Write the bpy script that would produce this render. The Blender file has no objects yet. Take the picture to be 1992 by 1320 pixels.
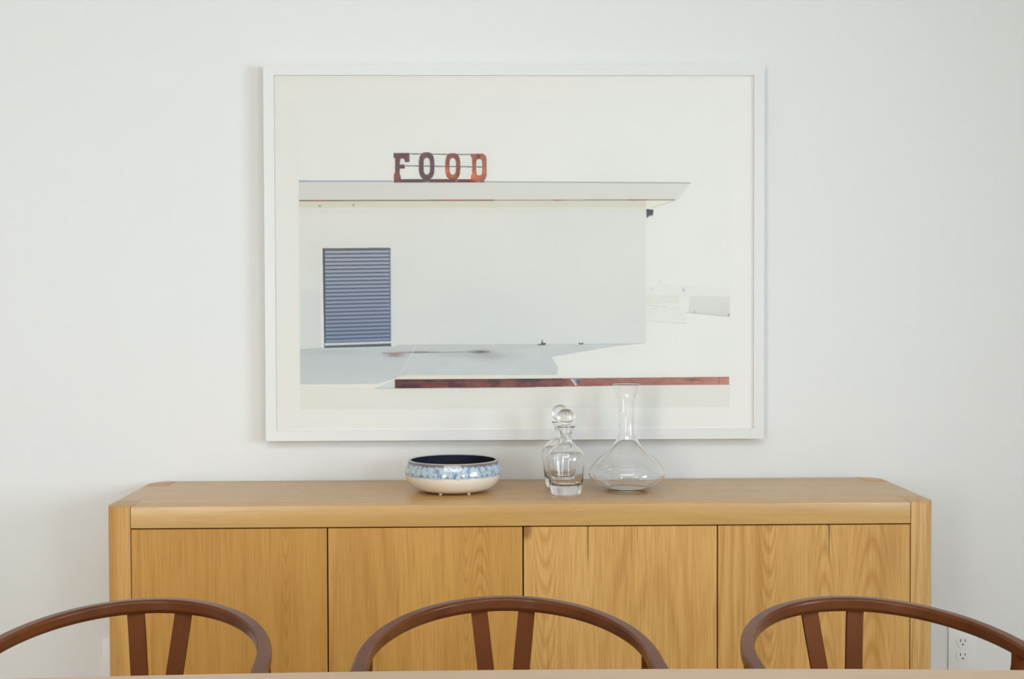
import bpy, bmesh, math
import numpy as np
from mathutils import Vector, Matrix
PI = math.pi

# ------------------------------------------------------------------ camera, world, light, exposure
scene = bpy.context.scene
col = scene.collection
cam_data = bpy.data.cameras.new('camera')
cam_data.sensor_fit = 'HORIZONTAL'; cam_data.sensor_width = 36.0
cam_data.lens = 2564.8 / 1992 * 36.0
cam = bpy.data.objects.new('camera', cam_data); col.objects.link(cam)
CAM = Vector((-0.0912, -3.5664, 1.2638)); YAW, PIT, ROL = 0.0215, -0.0244, -0.0031
fw = Vector((math.sin(YAW)*math.cos(PIT), math.cos(YAW)*math.cos(PIT), math.sin(PIT)))
rt = Vector((math.cos(YAW), -math.sin(YAW), 0)); up = rt.cross(fw)
r2 = rt*math.cos(ROL) + up*math.sin(ROL); u2 = -rt*math.sin(ROL) + up*math.cos(ROL)
cam.matrix_world = Matrix(((r2.x, u2.x, -fw.x, CAM.x), (r2.y, u2.y, -fw.y, CAM.y), (r2.z, u2.z, -fw.z, CAM.z), (0, 0, 0, 1)))
cam_data.clip_start = 0.05
scene.camera = cam

scene.view_settings.view_transform = 'Standard'
scene.view_settings.look = 'None'
scene.view_settings.gamma = 1.0
scene.view_settings.use_curve_mapping = False
scene.view_settings.exposure = 0.69
scene.cycles.max_bounces = 14
scene.cycles.diffuse_bounces = 6
scene.cycles.glossy_bounces = 6
scene.cycles.transmission_bounces = 12
scene.cycles.transparent_max_bounces = 12
scene.cycles.use_denoising = True
scene.cycles.sample_clamp_indirect = 4.0

world = bpy.data.worlds.new('daylight'); scene.world = world; world.use_nodes = True
bgn = world.node_tree.nodes['Background']
bgn.inputs[0].default_value = (0.86, 0.93, 1.0, 1); bgn.inputs[1].default_value = 0.7

# room extents
XL, XR, YB, ZC = -3.3, 3.6, -6.4, 2.75
# openings: right wall window (y0, y1, z0, z1), two windows in the wall behind the camera, the right one added for fill (x0, x1, z0, z1), added skylight (x0, x1, y0, y1)
WIN_R = (-4.7, -2.5, 0.85, 2.3)
WIN_BL = (-2.75, -1.9, 0.4, 2.5)
FILL_BR = (2.3, 3.1, 1.2, 2.4)  # invented opening, added for more frontal light
FILL_SKY = (-1.6, 1.2, -4.6, -3.0)  # invented skylight, added to bring light from above

def area(name, loc, direction, sx, sy, power, color):
    l = bpy.data.lights.new(name, 'AREA'); l.shape = 'RECTANGLE'; l.size = sx; l.size_y = sy
    l.energy = power; l.color = color
    o = bpy.data.objects.new(name, l); col.objects.link(o); o.location = loc
    o.rotation_euler = Vector(direction).to_track_quat('-Z', 'Y').to_euler()
    return o
area('daylight_right_window', (XR+0.13, (WIN_R[0]+WIN_R[1])/2, (WIN_R[2]+WIN_R[3])/2), (-1, 0, 0),
     WIN_R[1]-WIN_R[0], WIN_R[3]-WIN_R[2], 94, (0.73, 0.875, 1.0))
for nm, w_, p_, c_ in (('daylight_rear_window', WIN_BL, 54, (1.0, 0.985, 0.95)), ('fill_rear_right', FILL_BR, 50, (0.68, 0.85, 1.0))):  # the rear right lamp is added fill
    area(nm, ((w_[0]+w_[1])/2, YB-0.13, (w_[2]+w_[3])/2), (0, 1, 0), w_[1]-w_[0], w_[3]-w_[2], p_, c_)
area('fill_overhead', ((FILL_SKY[0]+FILL_SKY[1])/2, (FILL_SKY[2]+FILL_SKY[3])/2, ZC+0.13), (0, 0, -1),
     FILL_SKY[1]-FILL_SKY[0], FILL_SKY[3]-FILL_SKY[2], 42, (0.98, 0.99, 1.0))  # added overhead fill in the invented skylight

# ------------------------------------------------------------------ helpers
def mesh_obj(name, verts, faces, mat=None, parent=None, smooth=False):
    me = bpy.data.meshes.new(name); me.from_pydata([tuple(v) for v in verts], [], faces); me.validate()
    if smooth:
        for p in me.polygons: p.use_smooth = True
    if mat:
        for m in (mat if isinstance(mat, (list, tuple)) else [mat]): me.materials.append(m)
    o = bpy.data.objects.new(name, me); col.objects.link(o)
    if parent: o.parent = parent
    return o
def bm_obj(name, bm, mat=None, parent=None, smooth=False):
    bmesh.ops.recalc_face_normals(bm, faces=bm.faces)
    me = bpy.data.meshes.new(name); bm.to_mesh(me); bm.free()
    if smooth:
        for p in me.polygons: p.use_smooth = True
        me.set_sharp_from_angle(angle=math.radians(40))
    if mat: me.materials.append(mat)
    o = bpy.data.objects.new(name, me); col.objects.link(o)
    if parent: o.parent = parent
    return o
def add_box(bm, x0, x1, y0, y1, z0, z1, bevel=0.0, seg=2):
    vs = [bm.verts.new(p) for p in ((x0,y0,z0),(x1,y0,z0),(x1,y1,z0),(x0,y1,z0),(x0,y0,z1),(x1,y0,z1),(x1,y1,z1),(x0,y1,z1))]
    fs = [bm.faces.new([vs[i] for i in f]) for f in ((3,2,1,0),(4,5,6,7),(0,1,5,4),(1,2,6,5),(2,3,7,6),(3,0,4,7))]
    if bevel > 0:
        es = list({e for f in fs for e in f.edges})
        bmesh.ops.bevel(bm, geom=es, offset=bevel, segments=seg, affect='EDGES', profile=0.6)
def box(name, x0, x1, y0, y1, z0, z1, mat, parent=None, bevel=0.0):
    bm = bmesh.new(); add_box(bm, x0, x1, y0, y1, z0, z1, bevel)
    return bm_obj(name, bm, mat, parent, smooth=bevel > 0)
def prism(bm, outline, z0, z1, bevel=0.0):
    b = [bm.verts.new((x, y, z0)) for x, y in outline]; t = [bm.verts.new((x, y, z1)) for x, y in outline]
    n = len(outline); fs = [bm.faces.new(b[::-1]), bm.faces.new(t)]
    for i in range(n): fs.append(bm.faces.new((b[i], b[(i+1) % n], t[(i+1) % n], t[i])))
    if bevel > 0:
        es = list(fs[0].edges) + list(fs[1].edges)
        bmesh.ops.bevel(bm, geom=es, offset=bevel, segments=2, affect='EDGES', profile=0.6)
def lathe(name, prof, mat, parent=None, n=96, closed=False):
    """prof: (r, z) from one pole to the other; r == 0 closes a pole"""
    verts, faces, rings = [], [], []
    for r, z in prof:
        if r <= 1e-7: rings.append([len(verts)]); verts.append((0, 0, z))
        else:
            rings.append(list(range(len(verts), len(verts)+n)))
            verts += [(r*math.cos(2*PI*i/n), r*math.sin(2*PI*i/n), z) for i in range(n)]
    for a, b in zip(rings[:-1], rings[1:]):
        for i in range(n):
            j = (i+1) % n
            if len(a) == 1 and len(b) == 1: continue
            if len(a) == 1: faces.append((a[0], b[j], b[i]))
            elif len(b) == 1: faces.append((a[i], a[j], b[0]))
            else: faces.append((a[i], a[j], b[j], b[i]))
    o = mesh_obj(name, verts, faces, mat, parent, smooth=True)
    bm = bmesh.new(); bm.from_mesh(o.data); bmesh.ops.recalc_face_normals(bm, faces=bm.faces); bm.to_mesh(o.data); bm.free()
    return o
def smooth_prof(pts, k=6):
    """Catmull-Rom through (r,z) points"""
    P = [pts[0]] + list(pts) + [pts[-1]]; out = []
    for i in range(1, len(P)-2):
        p0, p1, p2, p3 = (np.array(P[j], float) for j in (i-1, i, i+1, i+2))
        for s in range(k):
            t = s/k
            out.append(0.5*((2*p1)+(p2-p0)*t+(2*p0-5*p1+4*p2-p3)*t*t+(-p0+3*p1-3*p2+p3)*t**3))
    out.append(np.array(P[-2], float))
    return out
def sweep(name, path, prof_fn, mat, parent=None, up_hint=Vector((0, 0, 1))):
    """sweep a closed section along path; prof_fn(i, s) -> list of (side, up) offsets"""
    path = [Vector(p) for p in path]; n = len(path); verts = []; m = None
    for i, p in enumerate(path):
        t = (path[min(i+1, n-1)] - path[max(i-1, 0)]).normalized()
        side = t.cross(up_hint)
        side = side.normalized() if side.length > 1e-4 else Vector((1, 0, 0))
        u = side.cross(t).normalized()
        sec = prof_fn(i/(n-1)); m = len(sec)
        for a, b in sec: verts.append(p + side*a + u*b)
    faces = [tuple(range(m))[::-1], tuple(range((n-1)*m, n*m))]
    for i in range(n-1):
        for k in range(m):
            a = i*m+k; b = i*m+(k+1) % m
            faces.append((a, b, b+m, a+m))
    o = mesh_obj(name, verts, faces, mat, parent, smooth=True)
    bm = bmesh.new(); bm.from_mesh(o.data); bmesh.ops.recalc_face_normals(bm, faces=bm.faces); bm.to_mesh(o.data); bm.free()
    o.data.set_sharp_from_angle(angle=math.radians(60))
    return o
def curve3(pts, k=8):
    return [Vector(v) for v in smooth_prof(pts, k)]
def superell(w, h, p=2.6, n=28):
    out = []
    for i in range(n):
        a = 2*PI*i/n; c, s = math.cos(a), math.sin(a)
        out.append((w/2*math.copysign(abs(c)**(2/p), c), h/2*math.copysign(abs(s)**(2/p), s)))
    return out
def empty(name, loc, rz=0.0):
    o = bpy.data.objects.new(name, None); col.objects.link(o); o.location = loc; o.rotation_euler = (0, 0, rz)
    o.empty_display_size = 0.1
    return o
def tag(o, label, cat, group=None):
    o['label'] = label; o['category'] = cat
    if group: o['group'] = group
    return o
def structure(o):
    o['kind'] = 'structure'; return o

# ------------------------------------------------------------------ materials
class NT:
    def __init__(s, name):
        s.m = bpy.data.materials.new(name); s.m.use_nodes = True; s.t = s.m.node_tree; s.t.nodes.clear()
        s.out = s.t.nodes.new('ShaderNodeOutputMaterial')
    def n(s, typ, **kw):
        nd = s.t.nodes.new('ShaderNode'+typ)
        for k, v in kw.items():
            setattr(nd, k, v)
        return nd
    def val(s, sock, v):
        if hasattr(v, 'is_output') or isinstance(v, bpy.types.NodeSocket): s.t.links.new(v, sock)
        else: sock.default_value = v
    def math(s, op, a, b=0.0, c=0.0, clamp=False):
        nd = s.n('Math', operation=op); nd.use_clamp = clamp
        s.val(nd.inputs[0], a); s.val(nd.inputs[1], b)
        if op in ('MULTIPLY_ADD', 'SMOOTH_MIN', 'COMPARE'): s.val(nd.inputs[2], c)
        return nd.outputs[0]
    def mix(s, fac, a, b, mode='MIX'):
        nd = s.n('Mix', data_type='RGBA', blend_type=mode)
        s.val(nd.inputs[0], fac); s.val(nd.inputs[6], a); s.val(nd.inputs[7], b)
        return nd.outputs[2]
    def ramp(s, fac, stops, interp='LINEAR'):
        nd = s.n('ValToRGB'); nd.color_ramp.interpolation = interp
        el = nd.color_ramp.elements
        while len(el) > 1: el.remove(el[-1])
        el[0].position = stops[0][0]; el[0].color = (*stops[0][1], 1)
        for p, c in stops[1:]:
            e = el.new(p); e.color = (*c, 1)
        s.val(nd.inputs[0], fac); return nd.outputs[0]
    def maprange(s, v, a, b, c=0.0, d=1.0, smooth=False):
        nd = s.n('MapRange'); nd.clamp = True
        if smooth: nd.interpolation_type = 'SMOOTHSTEP'
        s.val(nd.inputs[0], v)
        for i, x in enumerate((a, b, c, d)): s.val(nd.inputs[i+1], x)
        return nd.outputs[0]
    def coord(s, scale=(1, 1, 1), loc=(0, 0, 0), rot=(0, 0, 0), kind='Object'):
        tc = s.n('TexCoord'); mp = s.n('Mapping')
        mp.inputs['Location'].default_value = loc; mp.inputs['Scale'].default_value = scale; mp.inputs['Rotation'].default_value = rot
        s.t.links.new(tc.outputs[kind], mp.inputs[0]); return mp.outputs[0]
    def noise(s, vec, scale=5.0, detail=3.0, rough=0.5, dist=0.0):
        nd = s.n('TexNoise'); s.val(nd.inputs['Vector'], vec)
        nd.inputs['Scale'].default_value = scale; nd.inputs['Detail'].default_value = detail
        nd.inputs['Roughness'].default_value = rough; nd.inputs['Distortion'].default_value = dist
        return nd.outputs['Fac']
    def sep(s, vec):
        nd = s.n('SeparateXYZ'); s.val(nd.inputs[0], vec); return nd.outputs
    def bsdf(s, color, rough=0.5, spec=0.5, normal=None, **kw):
        nd = s.n('BsdfPrincipled')
        s.val(nd.inputs['Base Color'], color if not isinstance(color, tuple) or len(color) == 4 else (*color, 1))
        s.val(nd.inputs['Roughness'], rough); nd.inputs['Specular IOR Level'].default_value = spec
        for k, v in kw.items(): nd.inputs[k.replace('_', ' ')].default_value = v
        if normal is not None: s.t.links.new(normal, nd.inputs['Normal'])
        s.t.links.new(nd.outputs[0], s.out.inputs[0]); return nd
    def bump(s, h, strength=0.2, dist=0.001):
        nd = s.n('Bump'); nd.inputs['Strength'].default_value = strength; nd.inputs['Distance'].default_value = dist
        s.val(nd.inputs['Height'], h); return nd.outputs[0]

def lin(c):
    c = np.asarray(c, float)/255.0
    return np.where(c <= 0.04045, c/12.92, ((c+0.055)/1.055)**2.4)
def rgb(*c, k=1.0): return tuple(float(min(v*k, 1.0)) for v in lin(c))

def paint(name, color, rough=0.6, bump=0.05):
    N = NT(name); v = N.coord()
    n1 = N.noise(v, 1.3, 2); c = N.mix(N.math('MULTIPLY', n1, 0.05), (*color, 1), (color[0]*.93, color[1]*.93, color[2]*.93, 1))
    N.bsdf(c, rough, 0.3, N.bump(N.noise(v, 350, 2), bump, 0.0005)); return N.m

def wood(name, axis, base, dark, light, seed=0.0, stave=0.0, rough=0.5, spec=0.22, figure=(), crack=None,
         rings=0.35, streak=0.75, coat=0.0, knots=()):
    """axis: grain direction 'X' or 'Z'. figure: list of (x0, width, amount, sign, zspacing); crack: (x0, z_end, z_top)"""
    N = NT(name); v0 = N.coord(); xyz = N.sep(v0)
    al = 0.0
    sc = {'X': (0.10, 1, 1), 'Y': (1, 0.10, 1), 'Z': (1, 1, 0.10)}[axis]
    v = N.coord(scale=sc, loc=(seed*3.17, seed*1.71, seed*2.37))
    across = {'X': xyz[1], 'Y': xyz[0], 'Z': xyz[0]}[axis]; along = {'X': xyz[0], 'Y': xyz[1], 'Z': xyz[2]}[axis]
    big = N.noise(v, 4.0, 3, 0.5, 0.6)
    ring = N.math('SINE', N.math('MULTIPLY', N.noise(v, 2.6, 2, 0.45, 0.3), 130.0))
    ring = N.math('MULTIPLY_ADD', ring, 0.5, 0.5)
    ringm = N.maprange(N.noise(v, 6.0, 2), 0.42, 0.68)
    fine = N.noise(N.coord(scale={'X': (0.03, 1, 1), 'Y': (1, 0.03, 1), 'Z': (1, 1, 0.03)}[axis], loc=(seed*5.1, seed*2.1, seed)), 260, 4, 0.65)
    mid = N.noise(N.coord(scale={'X': (0.04, 1, 1), 'Y': (1, 0.04, 1), 'Z': (1, 1, 0.04)}[axis], loc=(seed, seed*4.1, seed*3)), 62, 4, 0.65)
    c = N.mix(N.maprange(big, 0.3, 0.7), (*base, 1), (*light, 1))
    c = N.mix(N.math('MULTIPLY', N.maprange(mid, 0.45, 0.78), streak*0.62), c, (*dark, 1))
    c = N.mix(N.math('MULTIPLY', N.math('MULTIPLY', N.math('POWER', ring, 3.0), ringm), rings), c, (*dark, 1))
    c = N.mix(N.math('MULTIPLY', N.maprange(fine, 0.48, 0.75), streak*0.8), c, (*dark, 1))
    if stave > 0:
        wob = N.math('FLOOR', N.math('DIVIDE', N.math('ADD', across, 10.0+seed*0.37), stave))
        wn = N.n('TexWhiteNoise', noise_dimensions='1D'); N.val(wn.inputs['W'], N.math('ADD', wob, seed))
        c = N.mix(N.math('MULTIPLY', wn.outputs[0], 0.30), c, (base[0]*.84, base[1]*.80, base[2]*.74, 1))
    for x0, w, amt, sgn, sp in figure:
        dx = N.math('SUBTRACT', across, N.math('MULTIPLY_ADD', N.noise(v, 5, 2), 0.03, x0-0.015))
        q = N.math('MULTIPLY', N.math('MULTIPLY', dx, dx), 1.0/(w*w)*0.16*sgn)
        ph = N.math('ADD', N.math('SUBTRACT', along, q), N.math('MULTIPLY', N.noise(v, 7, 4), 0.24))
        rg = N.math('MULTIPLY_ADD', N.math('SINE', N.math('MULTIPLY', ph, 2*PI/sp)), 0.5, 0.5)
        mk = N.math('POWER', 2.718, N.math('MULTIPLY', N.math('MULTIPLY', dx, dx), -1.0/(w*w)))
        c = N.mix(N.math('MULTIPLY', N.math('MULTIPLY', N.math('POWER', rg, 2.0), mk), amt), c, (*dark, 1))
    for kx, kz, kr in knots:
        d = N.math('SQRT', N.math('ADD', N.math('POWER', N.math('SUBTRACT', across, kx), 2.0), N.math('POWER', N.math('MULTIPLY', N.math('SUBTRACT', along, kz), 0.6), 2.0)))
        c = N.mix(N.maprange(d, kr, kr*0.3, 0.0, 0.7, True), c, (dark[0]*.5, dark[1]*.45, dark[2]*.4, 1))
    if crack:
        for x0, z0, z1, w in crack:
            d = N.math('ABSOLUTE', N.math('SUBTRACT', across, N.math('MULTIPLY_ADD', N.noise(v, 9, 2), 0.010, x0-0.005)))
            ww = N.maprange(along, z0, z1, 0.0002, w)
            mk = N.math('MULTIPLY', N.maprange(d, 0.0, ww, 1.0, 0.0), N.math('GREATER_THAN', along, z0))
            c = N.mix(N.math('MULTIPLY', mk, 0.85), c, (0.05, 0.04, 0.025, 1))
    N.bsdf(c, N.maprange(fine, 0.3, 0.8, rough-0.05, rough+0.1), spec, N.bump(fine, 0.12, 0.0006), Coat_Weight=coat, Coat_Roughness=0.18)
    return N.m

M = {}
M['wall'] = paint('wall_paint', (0.762, 0.765, 0.745), 0.7)
M['ceiling'] = paint('ceiling_paint', (0.84, 0.85, 0.845), 0.8)
M['trim'] = paint('trim_paint', (0.82, 0.82, 0.81), 0.35)
OB, OD, OL = (0.50, 0.252, 0.056), (0.32, 0.125, 0.018), (0.56, 0.306, 0.080)
M['oak_top'] = wood('oak_top', 'X', (0.51, 0.282, 0.080), (0.36, 0.165, 0.034), (0.56, 0.335, 0.110), 1.3, 0, rings=0.35, streak=0.5, rough=0.30, spec=0.75, knots=((0.10, -0.62, 0.005), (-0.11, -0.418, 0.009), (0.12, -0.55, 0.004)))
M['oak_post'] = wood('oak_post', 'Z', OB, OD, OL, 4.2, 0, rings=0.45, rough=0.36, spec=0.42)
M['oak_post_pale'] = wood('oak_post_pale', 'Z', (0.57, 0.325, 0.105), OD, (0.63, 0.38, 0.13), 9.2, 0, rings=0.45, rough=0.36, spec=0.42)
M['oak_side'] = wood('oak_side', 'Z', OB, OD, OL, 6.2, 0.12)
M['floor'] = wood('floor_boards', 'X', (0.42, 0.33, 0.23), (0.30, 0.22, 0.14), (0.48, 0.38, 0.27), 2.0, 0.14, rough=0.35, rings=0.3)
M['walnut'] = wood('brown_walnut', 'Z', (0.105, 0.029, 0.0058), (0.075, 0.018, 0.0035), (0.125, 0.037, 0.008), 3.0, rough=0.5, spec=0.10, rings=0.0, streak=0.3)
M['walnut_x'] = wood('brown_walnut_rail', 'X', (0.160, 0.054, 0.020), (0.095, 0.028, 0.009), (0.22, 0.085, 0.035), 5.0, rough=0.30, spec=0.45, rings=0.0, streak=0.25, coat=0.3)
N = NT('brown_polished_rail'); v = N.coord()
c = N.mix(N.maprange(N.noise(v, 9, 3, .6), .3, .7), (0.078, 0.019, 0.0035, 1), (0.135, 0.040, 0.0080, 1))
c = N.mix(N.math('MULTIPLY', N.noise(N.coord(scale=(.6, 1, 3)), 120, 3), .25), c, (0.08, 0.022, 0.007, 1))
N.bsdf(c, 0.28, 0.22, None, Coat_Weight=0.10, Coat_Roughness=0.08); M['walnut_x'] = N.m
M['table'] = wood('pale_table_oak', 'X', (0.47, 0.325, 0.21), (0.36, 0.23, 0.135), (0.52, 0.365, 0.24), 7.0, 0.13, rough=0.33, spec=0.4, rings=0.25, streak=0.3)
N = NT('gap_shade'); N.bsdf((0.03, 0.018, 0.008), 0.9); M['dark'] = N.m  # shade of the door gaps put into the colour
N = NT('frame_white'); N.bsdf(N.mix(N.noise(N.coord(), 3, 2), (0.735, 0.73, 0.712, 1), (0.75, 0.745, 0.727, 1)), 0.35, 0.3); M['frame'] = N.m
N = NT('paper_sheet'); N.bsdf(N.mix(N.noise(N.coord(), 2, 2), (0.845, 0.825, 0.775, 1), (0.85, 0.83, 0.785, 1)), 0.8, 0.2); M['paper'] = N.m
N = NT('printed_photograph'); at = N.n('Attribute', attribute_name='print_color'); N.bsdf(at.outputs['Color'], 0.7, 0.25); M['print'] = N.m
N = NT('picture_glass')
fr = N.n('Fresnel'); fr.inputs[0].default_value = 1.30
tr = N.n('BsdfTransparent'); tr.inputs[0].default_value = (1, 1, 1, 1)
gl = N.n('BsdfGlossy'); gl.inputs['Roughness'].default_value = 0.0
mx = N.n('MixShader'); N.t.links.new(fr.outputs[0], mx.inputs[0]); N.t.links.new(tr.outputs[0], mx.inputs[1]); N.t.links.new(gl.outputs[0], mx.inputs[2])
N.t.links.new(mx.outputs[0], N.out.inputs[0]); M['pane'] = N.m
N = NT('clear_glass'); g_ = N.n('BsdfGlass'); g_.inputs['IOR'].default_value = 1.46; g_.inputs['Roughness'].default_value = 0.0
g_.inputs['Color'].default_value = (1, 1, 1, 1); N.t.links.new(g_.outputs[0], N.out.inputs[0]); M['glass'] = N.m
N = NT('outlet_plastic'); N.bsdf((0.82, 0.82, 0.81), 0.3, 0.5); M['plastic'] = N.m
N = NT('outlet_slot'); N.bsdf((0.06, 0.06, 0.06), 0.6); M['slot'] = N.m
N = NT('brushed_steel'); N.bsdf((0.6, 0.6, 0.6), 0.3, 0.5, Metallic=1.0); M['steel'] = N.m
N = NT('paper_cord_seat'); v = N.coord()
wv = N.n('TexWave', wave_type='BANDS', bands_direction='Y'); N.val(wv.inputs['Vector'], v); wv.inputs['Scale'].default_value = 70; wv.inputs['Distortion'].default_value = 0.4
N.bsdf(N.mix(wv.outputs['Fac'], (0.32, 0.22, 0.12, 1), (0.58, 0.45, 0.28, 1)), 0.85, 0.2, N.bump(wv.outputs['Fac'], 0.6, 0.003)); M['cord'] = N.m

# ------------------------------------------------------------------ room shell
T = 0.16
def wall_with_hole(name, axis, pos, a0, a1, hole, mat):
    """axis 'x': wall plane at x=pos running along y; axis 'y': wall at y=pos running along x; thickness outward"""
    h0, h1, z0, z1 = hole; bm = bmesh.new()
    s = 1 if pos > 0 else -1
    for (u0, u1, w0, w1) in ((a0, h0, 0, ZC), (h1, a1, 0, ZC), (h0, h1, 0, z0), (h0, h1, z1, ZC)):
        lo, hi = sorted((pos, pos + s*T))
        if axis == 'x': add_box(bm, lo, hi, u0, u1, w0, w1)
        else: add_box(bm, u0, u1, lo, hi, w0, w1)
    return structure(bm_obj(name, bm, mat))
structure(box('floor', XL-T, XR+T, YB-T, T, -0.1, 0, M['floor']))
bm = bmesh.new()
for q in ((XL-T, FILL_SKY[0], YB-T, T), (FILL_SKY[1], XR+T, YB-T, T), (FILL_SKY[0], FILL_SKY[1], YB-T, FILL_SKY[2]), (FILL_SKY[0], FILL_SKY[1], FILL_SKY[3], T)): add_box(bm, *q, ZC, ZC+0.16)
structure(bm_obj('ceiling', bm, M['ceiling']))
structure(box('wall_back', XL-T, XR+T, 0, T, 0, ZC, M['wall']))
wall_with_hole('wall_right', 'x', XR, YB, 0, WIN_R, M['wall'])
structure(box('wall_left', XL-T, XL, YB, 0, 0, ZC, M['wall']))
bm = bmesh.new()
for u0, u1, w0, w1 in ((XL-T, WIN_BL[0], 0, ZC), (WIN_BL[0], WIN_BL[1], 0, WIN_BL[2]), (WIN_BL[0], WIN_BL[1], WIN_BL[3], ZC), (WIN_BL[1], FILL_BR[0], 0, ZC),
                       (FILL_BR[0], FILL_BR[1], 0, FILL_BR[2]), (FILL_BR[0], FILL_BR[1], FILL_BR[3], ZC), (FILL_BR[1], XR+T, 0, ZC)):
    add_box(bm, u0, u1, YB-T, YB, w0, w1)
structure(bm_obj('wall_front', bm, M['wall']))
for nm, a in (('baseboard_back', (XL, XR, -0.015, 0)), ('baseboard_right', (XR-0.015, XR, YB, -0.016)), ('baseboard_left', (XL, XL+0.015, YB, -0.016))):
    structure(box(nm, a[0], a[1], a[2], a[3], 0, 0.11, M['trim'], bevel=0.003))
def window(name, axis, pos, hole, cols, rows):
    h0, h1, z0, z1 = hole; bm = bmesh.new(); s = 1 if pos > 0 else -1
    c = pos + s*0.06
    def b(u0, u1, w0, w1, d=0.03):
        if axis == 'x': add_box(bm, c-d, c+d, u0, u1, w0, w1)
        else: add_box(bm, u0, u1, c-d, c+d, w0, w1)
    f = 0.05
    b(h0, h0+f, z0, z1); b(h1-f, h1, z0, z1); b(h0+f, h1-f, z0, z0+f); b(h0+f, h1-f, z1-f, z1)
    for i in range(1, cols):
        u = h0 + (h1-h0)*i/cols; b(u-0.02, u+0.02, z0+f, z1-f, 0.02)
    for j in range(1, rows):
        w = z0 + (z1-z0)*j/rows; b(h0+f, h1-f, w-0.015, w+0.015, 0.014)
    o = structure(bm_obj(name, bm, M['trim']))
    if axis == 'x': mesh_obj('pane', [(c, h0, z0), (c, h1, z0), (c, h1, z1), (c, h0, z1)], [(0, 1, 2, 3)], M['pane'], o)
    else: mesh_obj('pane', [(h0, c, z0), (h1, c, z0), (h1, c, z1), (h0, c, z1)], [(0, 1, 2, 3)], M['pane'], o)
window('window_1', 'x', XR, WIN_R, 2, 1)
window('window_2', 'y', YB, WIN_BL, 2, 1)
window('added_rear_window', 'y', YB, FILL_BR, 2, 1)  # frame of the added rear right opening
bm = bmesh.new()
add_box(bm, FILL_SKY[0], FILL_SKY[1], FILL_SKY[2], FILL_SKY[2]+0.05, ZC+0.05, ZC+0.10); add_box(bm, FILL_SKY[0], FILL_SKY[1], FILL_SKY[3]-0.05, FILL_SKY[3], ZC+0.05, ZC+0.10)
add_box(bm, FILL_SKY[0], FILL_SKY[0]+0.05, FILL_SKY[2]+0.05, FILL_SKY[3]-0.05, ZC+0.05, ZC+0.10); add_box(bm, FILL_SKY[1]-0.05, FILL_SKY[1], FILL_SKY[2]+0.05, FILL_SKY[3]-0.05, ZC+0.05, ZC+0.10)
structure(bm_obj('added_skylight', bm, M['trim']))  # frame of the added skylight

# ------------------------------------------------------------------ sideboard
SG, SD, SH, AP = 0.02, 0.457, 0.800, 0.0502
XI, XO, PD = 0.919, 0.9785, 0.095            # inner and outer x of the posts, post depth
YF, YK = -(SG+SD), -SG
sb = tag(empty('sideboard', (0, (YF+YK)/2, 0)), 'long light oak sideboard with four plain doors standing against the white wall', 'sideboard')
oy = -(YF+YK)/2                               # parts are modelled in world y, shifted to the root
def S(o):
    o.data.transform(Matrix.Translation((0, oy, 0))); return o
bm = bmesh.new(); e = 0.0015
prism(bm, [(-XI+e, YF), (XI-e, YF), (XI-e, YF+PD+e), (XO, YF+PD+e), (XO, YK-PD-e), (XI-e, YK-PD-e), (XI-e, YK), (-XI+e, YK),
           (-XI+e, YK-PD-e), (-XO, YK-PD-e), (-XO, YF+PD+e), (-XI+e, YF+PD+e)], SH-AP, SH, 0.0012)
S(bm_obj('top', bm, M['oak_top'], sb, True))
def post(sx, front):
    r = 0.036 if front else 0.048; pts = []
    y_out, y_in = (YF, YF+PD) if front else (YK, YK-PD)
    sy = 1 if front else -1
    pts.append((sx*XI, y_out)); pts.append((sx*(XO-r), y_out))
    for i in range(1, 9):
        a = PI/2*i/8
        pts.append((sx*(XO-r+r*math.sin(a)), y_out+sy*(r-r*math.cos(a))))
    pts.append((sx*XO, y_in)); pts.append((sx*XI, y_in))
    bm = bmesh.new(); prism(bm, pts, 0, SH, 0.0015)
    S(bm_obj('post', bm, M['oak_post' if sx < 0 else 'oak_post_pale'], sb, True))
for sx in (-1, 1):
    for f in (True, False): post(sx, f)
for sx in (-1, 1):
    x0, x1 = sorted((sx*(XI+0.012), sx*(XO-0.008)))
    S(box('side_panel', x0, x1, YF+PD+e, YK-PD-e, 0.10, SH-AP-e, M['oak_side'], sb))
S(box('back_panel', -XI+e, XI-e, YK-0.012, YK-0.002, 0.10, SH-AP-e, M['oak_side'], sb))
S(box('bottom_panel', -XI+e, XI-e, YF+0.026, YK-0.013, 0.10, 0.13, M['oak_side'], sb))
S(box('gap_shade_sheet', -XI+e, XI-e, YF+0.030, YF+0.045, 0.131, SH-AP-e, M['dark'], sb))  # added sheet behind the doors, coloured dark to stand for shade in the gaps
DW = 2*XI/4
CX = lambda px: (px-941)/828.0-0.0912        # front-plane x of a feature read in the photo
door_spec = [
    dict(seed=11.3, figure=[(CX(552), 0.018, .35, 1, .06)], stave=.115),
    dict(seed=23.1, figure=[(CX(935), 0.030, .45, -1, .05), (CX(905), .02, .35, 1, .05)], stave=.12),
    dict(seed=37.7, figure=[(CX(1062), 0.035, .35, 1, .06)], stave=.13, crack=[(CX(1142), 0.640, 0.75, 0.0045)], knots=[(CX(1118), .534, .004), (CX(1022), .74, .02)]),
    dict(seed=41.9, figure=[(CX(1497), 0.033, .45, 1, .05), (CX(1612), .03, .4, -1, .07), (CX(1700), .04, .45, -1, .09)], stave=.1, crack=[(CX(1616), 0.655, 0.75, 0.004)], rings=.5),
]
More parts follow.
